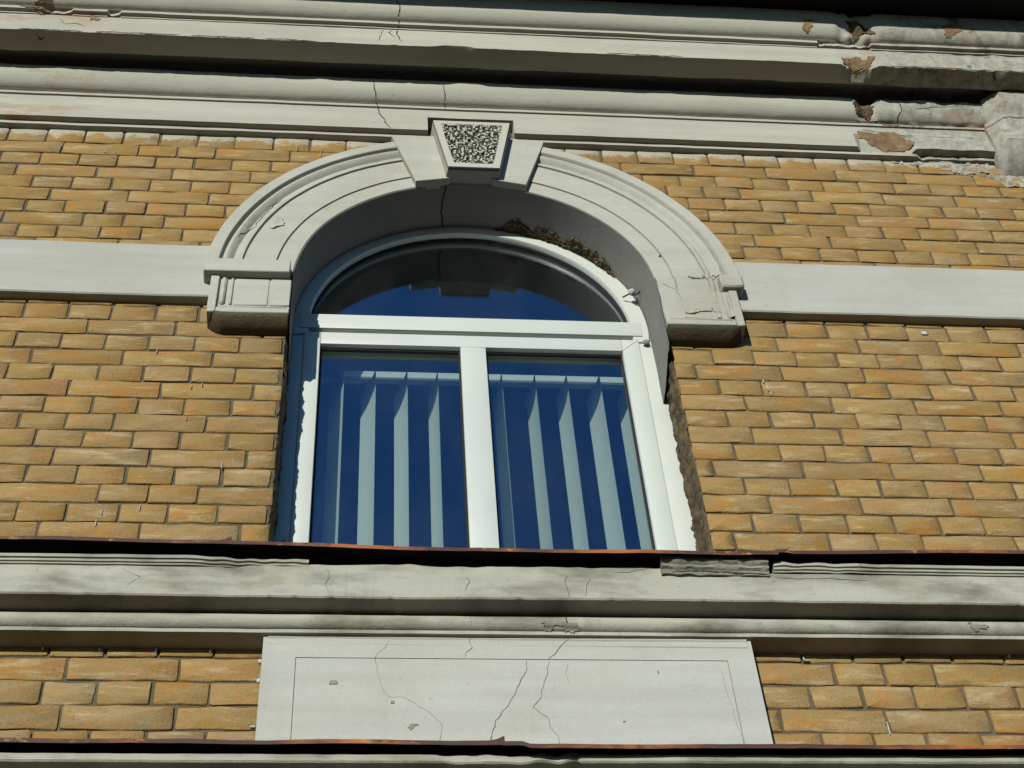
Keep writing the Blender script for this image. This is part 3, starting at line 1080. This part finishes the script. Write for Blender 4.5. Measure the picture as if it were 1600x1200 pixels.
def cbr2(x, j, d, z):
    a, b = cbr(x, j, d, z)
    return a - (.012 if z > -1.18 and x < -.62 else 0), b + (.004 if z > -1.18 else 0)
b2 = [(.0, -1.210), (.134, -1.213), (.138, -1.203), (.133, -1.201), (.144, -1.196), (.144, -1.188), (.138, -1.186), (.150, -1.180), (.152, -1.168), (.148, -1.163), (.0, -1.163)]
S_objs.append(extrude_profile('broken_moulding', b2, .375, .648, M_dirty, sil, seed=36, chip=cbr, step=.008, ang=60))
sb = bvh_of(S_objs)
for k, (pts, w) in enumerate([
    ([(.133, -1.303), (.132, -1.334), (.126, -1.35)], .005),
    ([(.136, -1.215), (.129, -1.237), (.135, -1.258), (.134, -1.29)], .003),
    ([(.196, -1.22), (.184, -1.249), (.178, -1.29)], .002),
    ([(-.456, -1.20), (-.448, -1.23), (-.458, -1.252), (-.451, -1.273), (-.441, -1.292)], .002),
    ([(-.117, -1.225), (-.108, -1.242), (-.118, -1.268)], .004),
    ([(-.102, -1.303), (-.104, -1.338)], .002),
    ([(.40, -1.209), (.46, -1.204), (.52, -1.206), (.58, -1.209), (.65, -1.210)], .004),
    ([(.66, -1.214), (.72, -1.218), (.80, -1.214), (.90, -1.222)], .003),
    ([(-.95, -1.21), (-.90, -1.24), (-.93, -1.27)], .0015),
    ([(.25, -1.205), (.30, -1.200), (.35, -1.185)], .003)]):
    crack(pts, sb, sil, w * (1 if k in (0, 6) else .8), 60 + k, mat=None if k in (0, 6) else M_crackf)
for k, (poly, mt, th) in enumerate([
    ([(.06, -1.325), (.15, -1.315), (.17, -1.34), (.09, -1.345)], M_dirty, .0028),
    ([(1.14, -1.315), (1.20, -1.318), (1.19, -1.338), (1.15, -1.338)], M_dirty, .0028)]):
    patch('plaster_scab', poly, sb, sil, mt, th, 70 + k, .9, .0045)
box('ledge_core', XS0, XS1, -.045, .12, -1.21, -1.150, M_undershade, sil)  # shade of the gap under the sheet painted in as near-black

# rusty flashing sheets on the sill
def flashing(label, group, secs, zbase, lipd, back_d, back_dz, sag, sheets_seed):
    t = thing('sill_flashing', label, 'flashing', group=group)
    for q, (a, b, dz) in enumerate(secs):
        n = int((b - a) / .015) + 1
        V, Fq = [], []
        for i in range(n):
            x = a + (b - a) * i / (n - 1)
            zz = zbase + dz + sag(x) + nz(x * 3, sheets_seed, q) * .004 + nz(x * 17, sheets_seed, q) * .0012
            dd = lipd + nz(x * 4, 3, sheets_seed) * .003
            lip = .0105 + nz(x * 6, 8, q) * .002
            curl = .018 * max(0, 1 - abs(x - b) / .02) * (nz(x * 90, 1, 1) + .8) if q == 0 and len(secs) > 1 else 0
            yb = -back_d(x)
            pts = [(-dd, zz), (-dd - .001, zz + lip + curl), (-dd + .004, zz + lip + .001 + curl), (yb, zz + lip + back_dz), (yb, zz + lip + back_dz - .002), (-dd + .004, zz + lip - .0015), (-dd + .0015, zz)]
            V += [(x, y, z) for y, z in pts]
        k = 7
        for i in range(n - 1):
            for j in range(k):
                a_ = i * k + j; b_ = i * k + (j + 1) % k
                Fq.append((a_, b_, b_ + k, a_ + k))
        Fq.append(tuple(range(k))); Fq.append(tuple(reversed(range((n - 1) * k, n * k))))
        me = bpy.data.meshes.new('metal_sheet'); me.from_pydata(V, [], Fq)
        bm = bmesh.new(); bm.from_mesh(me); bmesh.ops.recalc_face_normals(bm, faces=bm.faces); bm.to_mesh(me); bm.free()
        me.materials.append(M_rust); me.materials.append(M_undershade)
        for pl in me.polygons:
            if pl.normal.z < -.5: pl.material_index = 1  # down-facing faces get their shade as colour
        link('metal_sheet', me, None, t)
    return t
def sag1(x):
    return -.016 * math.exp(-((x - .15) / .75) ** 4) - .006 * (x > .7)
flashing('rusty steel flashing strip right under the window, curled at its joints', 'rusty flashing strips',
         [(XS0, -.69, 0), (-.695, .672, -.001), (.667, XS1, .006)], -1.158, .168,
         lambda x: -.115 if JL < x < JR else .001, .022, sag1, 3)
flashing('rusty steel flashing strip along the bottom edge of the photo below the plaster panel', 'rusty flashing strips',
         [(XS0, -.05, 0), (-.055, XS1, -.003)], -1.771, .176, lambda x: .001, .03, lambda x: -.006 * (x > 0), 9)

# panel between the two ledges
pan = thing('plaster_panel', 'wide cracked white plaster panel with a recessed field below the window', 'panel')
P_objs = []
P_objs.append(prism_y('panel_frame', [(-.601, -1.353), (-.601, -1.80), (-.522, -1.80), (-.522, -1.419), (.522, -1.419), (.522, -1.80), (.589, -1.80), (.589, -1.353)], -.050, .0, M_panel, pan))
P_objs.append(box('panel_field', -.5205, .5205, -.0484, .0, -1.80, -1.4200, M_panel, pan))
for (a, b, d) in ((-1.3615, -1.353, .0540), (-1.381, -1.362, .0520)):
    P_objs.append(extrude_profile('top_moulding', [(.04, a), (d - .003, a), (d, a + .004), (d, b), (.04, b)], -.590, .578, M_panel, pan, seed=41, amp=.0012, step=.02))
box('joint_line', -.5215, .5215, -.0468, .0, -1.80, -1.4195, M_sill, pan)
pb = bvh_of(P_objs)
for k, (pts, w) in enumerate([
    ([(0.032, -1.422), (0.028, -1.45), (0.014, -1.479), (-0.007, -1.528), (-0.029, -1.57), (-0.053, -1.604), (-0.065, -1.641), (-0.075, -1.70)], .0038),
    ([(0.084, -1.422), (0.072, -1.479), (0.053, -1.537), (0.034, -1.566), (0.067, -1.594), (0.072, -1.622), (0.088, -1.649), (0.095, -1.70)], .0026),
    ([(-0.3, -1.363), (-0.335, -1.419), (-0.324, -1.472), (-0.316, -1.521), (-0.294, -1.539), (-0.264, -1.537), (-0.223, -1.567), (-0.194, -1.595), (-0.179, -1.614), (-0.19, -1.68)], .0014),
    ([(0.137, -1.355), (0.122, -1.372), (0.104, -1.399), (0.083, -1.419)], .005),
    ([(-0.102, -1.355), (-0.108, -1.369), (-0.100, -1.385), (-0.116, -1.4), (-0.118, -1.417)], .0035),
    ([(.13, -1.425), (.122, -1.46), (.126, -1.50)], .0012),
    ([(.50, -1.43), (.503, -1.50), (.512, -1.60), (.52, -1.70)], .0012)]):
    crack(pts, pb, pan, w * .6, 80 + k, mat=M_crackf)
for k, (x, z) in enumerate([(-.43, -1.49), (-.235, -1.63), (-.29, -1.55), (.25, -1.61), (.35, -1.45)]):
    patch('pit', [(x - .008, z - .004), (x + .008, z - .004), (x + .006, z + .006), (x - .005, z + .006)], pb, pan, M_dirty, .002, 90 + k, .5, .004)

# lowest ledge
bot = thing('lower_ledge', 'thin plaster ledge moulding below the bottom rusty flashing', 'ledge')
def clb(x, j, d, z):
    if -.2 < x < .12 and d > .1:
        return nz(x * 25, z * 30, 3) * .008 - .004, abs(nz(x * 14, 3, 3)) * .012
    return 0, nz(x * 18, 2, 2) * .001
extrude_profile('bead', [(-.02, -1.7985), (.146, -1.7985), (.150, -1.795), (.150, -1.779), (-.02, -1.779)], XS0, XS1, M_sill, bot, seed=51, chip=clb, step=.01)
extrude_profile('fascia', [(-.02, -1.93), (.108, -1.93), (.11, -1.80), (-.02, -1.80)], XS0, XS1, M_dirty, bot, seed=52, amp=.003)

# ------------------------------------------------------------------ window
win = thing('window', 'white plastic arched window with fanlight over two tall panes', 'window')
FY = .130      # front plane of the frame
FX = -.035
FZ = .133
def fb(n, x0, x1, z0, z1, y0=FY, y1=FY + .06, mat=M_pvc, bev=.0025, par=win):
    return box(n, x0, x1, y0, y1, z0, z1, mat, par, bev, 2)
ZT, ZB = .078, -1.20
# fixed outer jambs, sash stiles set proud of them, mullion, rails
fb('jamb', -.625, -.5668, ZB, ZT, FY + .006)
fb('jamb', .5005, .575, ZB, ZT, FY + .006)
fb('sash_stile', -.5660, -.515, ZB, ZT - .0004, FY)
fb('sash_stile', .4425, .4998, ZB, ZT - .0004, FY)
fb('head_rail', -.5145, .442, .020, ZT, FY + .0005)
fb('mullion', -.0755, .0045, ZB, .0196, FY + .0002)
fb('transom', -.585, .515, .0945, .166, FY - .004, FY + .06)
fb('transom_groove', -.58, .52, .0785, .094, FY + .014, FY + .05, bev=0)
# fan frame
fan = [(FY, .522), (FY, .572), (FY + .012, .5745), (FY + .012, .61), (FY + .06, .61), (FY + .06, .5195), (FY + .010, .5195), (FY + .003, .5205)]
a_ = math.asin((.166 - FZ) / .52)
revolve('fan_frame', fan, FX, FZ, -.12, math.pi + .12, M_pvc, win, n=110, amp=.0001)
for (x0, x1) in ((-.515, -.0755), (.0045, .4425)):
    zt = .020
    gp = fb('pane', x0 - .004, x1 + .004, ZB, zt + .004, FY + .030, FY + .034, M_glass, 0)
    # glazing gasket, four thin strips joined
    bm = bmesh.new()
    for (a, b, c, d) in ((x0, x0 + .006, ZB, zt), (x1 - .006, x1, ZB, zt), (x0 + .006, x1 - .006, zt - .007, zt)):
        r = bmesh.ops.create_cube(bm, size=1)
        for v in r['verts']:
            v.co = Vector(((a + b) / 2 + v.co.x * (b - a), FY + .024 + v.co.y * .010, (c + d) / 2 + v.co.z * (d - c)))
    me = bpy.data.meshes.new('gasket'); bm.to_mesh(me); bm.free()
    link('gasket', me, M_gasket, win)
revolve('gasket', [(FY + .02, .5192), (FY + .02, .5135), (FY + .03, .5135), (FY + .03, .5192)], FX, FZ, .02, math.pi - .02, M_gasket, win, n=90, amp=0)
fp = [(FX + .519 * math.cos(t), FZ + .519 * math.sin(t)) for t in [.05 + (math.pi - .10) * i / 60 for i in range(61)]]
prism_y('pane', fp, FY + .030, FY + .034, M_glass, win)
for (xa, za, xb, zb) in ((.4425, .0196, .4995, .0775), (-.515, .0196, -.566, .0775)):
    dx, dz = xb - xa, zb - za
    L = math.hypot(dx, dz); ux, uz = -dz / L * .0006, dx / L * .0006
    prism_y('weld_seam', [(xa + ux, za + uz), (xb + ux, zb + uz), (xb - ux, zb - uz), (xa - ux, za - uz)], FY - .0006, FY + .004, M_reveal, win)
# paint and foam specks by the frame
blob('sealant_blob', -.579, FY + .004, -.851, .006, .003, .012, M_lime, win, 3)
blob('sealant_blob', -.571, FY - .001, -.860, .004, .003, .005, M_lime, win, 5)
blob('sealant_blob', .522, FY - .006, .060, .012, .006, .011, M_reveal, win, 6)

# vertical blind just inside the glass
bl = thing('vertical_blind', 'pale vertical slat blind behind the two lower window panes', 'blind')
box('head_rail', -.455, .62, .400, .425, .188, .219, M_blind, bl, .002)
box('carrier_rail', -.56, .53, .322, .336, .0725, .082, M_blind, bl, .001)
nxs = [-.440, -.339, -.238, -.140, -.035, .067, .175, .279, .387, .487]
fxs = [-.487, -.385, -.277, -.166, -.059, .048, .157, .257, .358, .460]
for i, (a, b) in enumerate(zip(nxs, fxs)):
    # each slat is a thin, very slightly cupped strip
    pr = []
    n = 6
    y0, y1 = .270, .387
    if i == 0: y0, y1 = .262, .392
    dx, dy = b - a, y1 - y0
    L = math.hypot(dx, dy); nx, ny = dy / L, -dx / L
    for k in range(n + 1):
        t = k / n
        cup = .004 * math.sin(math.pi * t)
        pr.append((a + dx * t + nx * cup, y0 + dy * t + ny * cup))
    zt = .072
    V, Fq = [], []
    for z in (zt, -.35, -.8, -1.25):
        for (x, y) in pr:
            V.append((x + nz(i * 3, z, 1) * .002, y, z))
        for (x, y) in pr:
            V.append((x + nz(i * 3, z, 1) * .002 + nx * .0006, y + ny * .0006, z))
    m_ = n + 1
    for lv in range(3):
        o0, o1 = lv * 2 * m_, (lv + 1) * 2 * m_
        for k in range(n):
            Fq.append((o0 + k, o0 + k + 1, o1 + k + 1, o1 + k))
            Fq.append((o0 + m_ + k + 1, o0 + m_ + k, o1 + m_ + k, o1 + m_ + k + 1))
    me = bpy.data.meshes.new('slat'); me.from_pydata(V, [], Fq); me.shade_smooth()
    sl = link('slat', me, M_blind, bl)
    xm, ym = (a + b) / 2, (y0 + y1) / 2
    box('carrier_clip', xm - .006, xm + .006, ym - .004, ym + .004, zt - .012, .078, M_blind, sl)

# ------------------------------------------------------------------ small things
wr = thing('wire_hook', 'short rusty wire with a white knob on the right side of the arch reveal', 'wire')
tube('wire', [(.470, .118, .290), (.490, .10, .286), (.50, .095, .272), (.515, .085, .268), (.53, .07, .283), (.553, .0, .292), (.575, -.052, .297)], .0028, M_wire, wr)
blob('knob', .497, .093, .287, .012, .012, .012, M_lime, wr, 2, 2, .2)
blob('stain_boss', .556, -.002, .262, .004, .006, .010, M_wire, wr, 7)

def drips(parent, pts):
    bm = bmesh.new()
    for k, (x, z, sx, sz) in enumerate(pts):
        r = bmesh.ops.create_icosphere(bm, subdivisions=2, radius=1)
        for v in r['verts']:
            q = 1 + .5 * nz(v.co.x * 2 + k, v.co.y * 2, v.co.z * 2)
            v.co = Vector((x + v.co.x * sx * q, -.003 + v.co.y * .004 * q, z + v.co.z * sz * q))
    me = bpy.data.meshes.new('lime_drip'); bm.to_mesh(me); bm.free(); me.shade_smooth()
    o = link('lime_drip', me, M_lime, parent); o['kind'] = 'stuff'
drips(B_left, [(-1.124, -1.356, .004, .008), (-.99, -1.359, .005, .007), (-.858, -1.36, .004, .008), (-.729, -1.36, .004, .009), (-.607, -1.393, .006, .007), (-.607, -1.452, .006, .007), (-.612, -1.589, .008, .003)])
drips(B_right, [(.729, -1.372, .002, .007), (.737, -1.377, .007, .002), (1.261, -1.357, .005, .007), (.639, -1.645, .003, .012), (.894, -1.587, .002, .02), (.894, -1.57, .005, .002)])
drips(M_right, [(.821, -.281, .002, .009), (.829, -.315, .002, .014), (.834, -.34, .0015, .008)])
drips(M_left, [(-.985, -.21, .0015, .012), (-.87, -.37, .0015, .01), (-.84, -.36, .0015, .008), (-.87, -.51, .0015, .01), (-.755, -.70, .0015, .016), (-.955, -.87, .0015, .014), (-1.05, -.89, .0015, .012), (-1.06, -.93, .0015, .014)])
drips(U_left, [(-1.435, .925, .0015, .02), (-.545, .93, .0015, .03), (-.63, .955, .0015, .02), (-1.285, .885, .003, .004)])
blob('lime_spot', 1.388, -.003, -.020, .013, .003, .009, M_lime, M_right, 4)
# lime smears along the top of the upper courses and under the bands
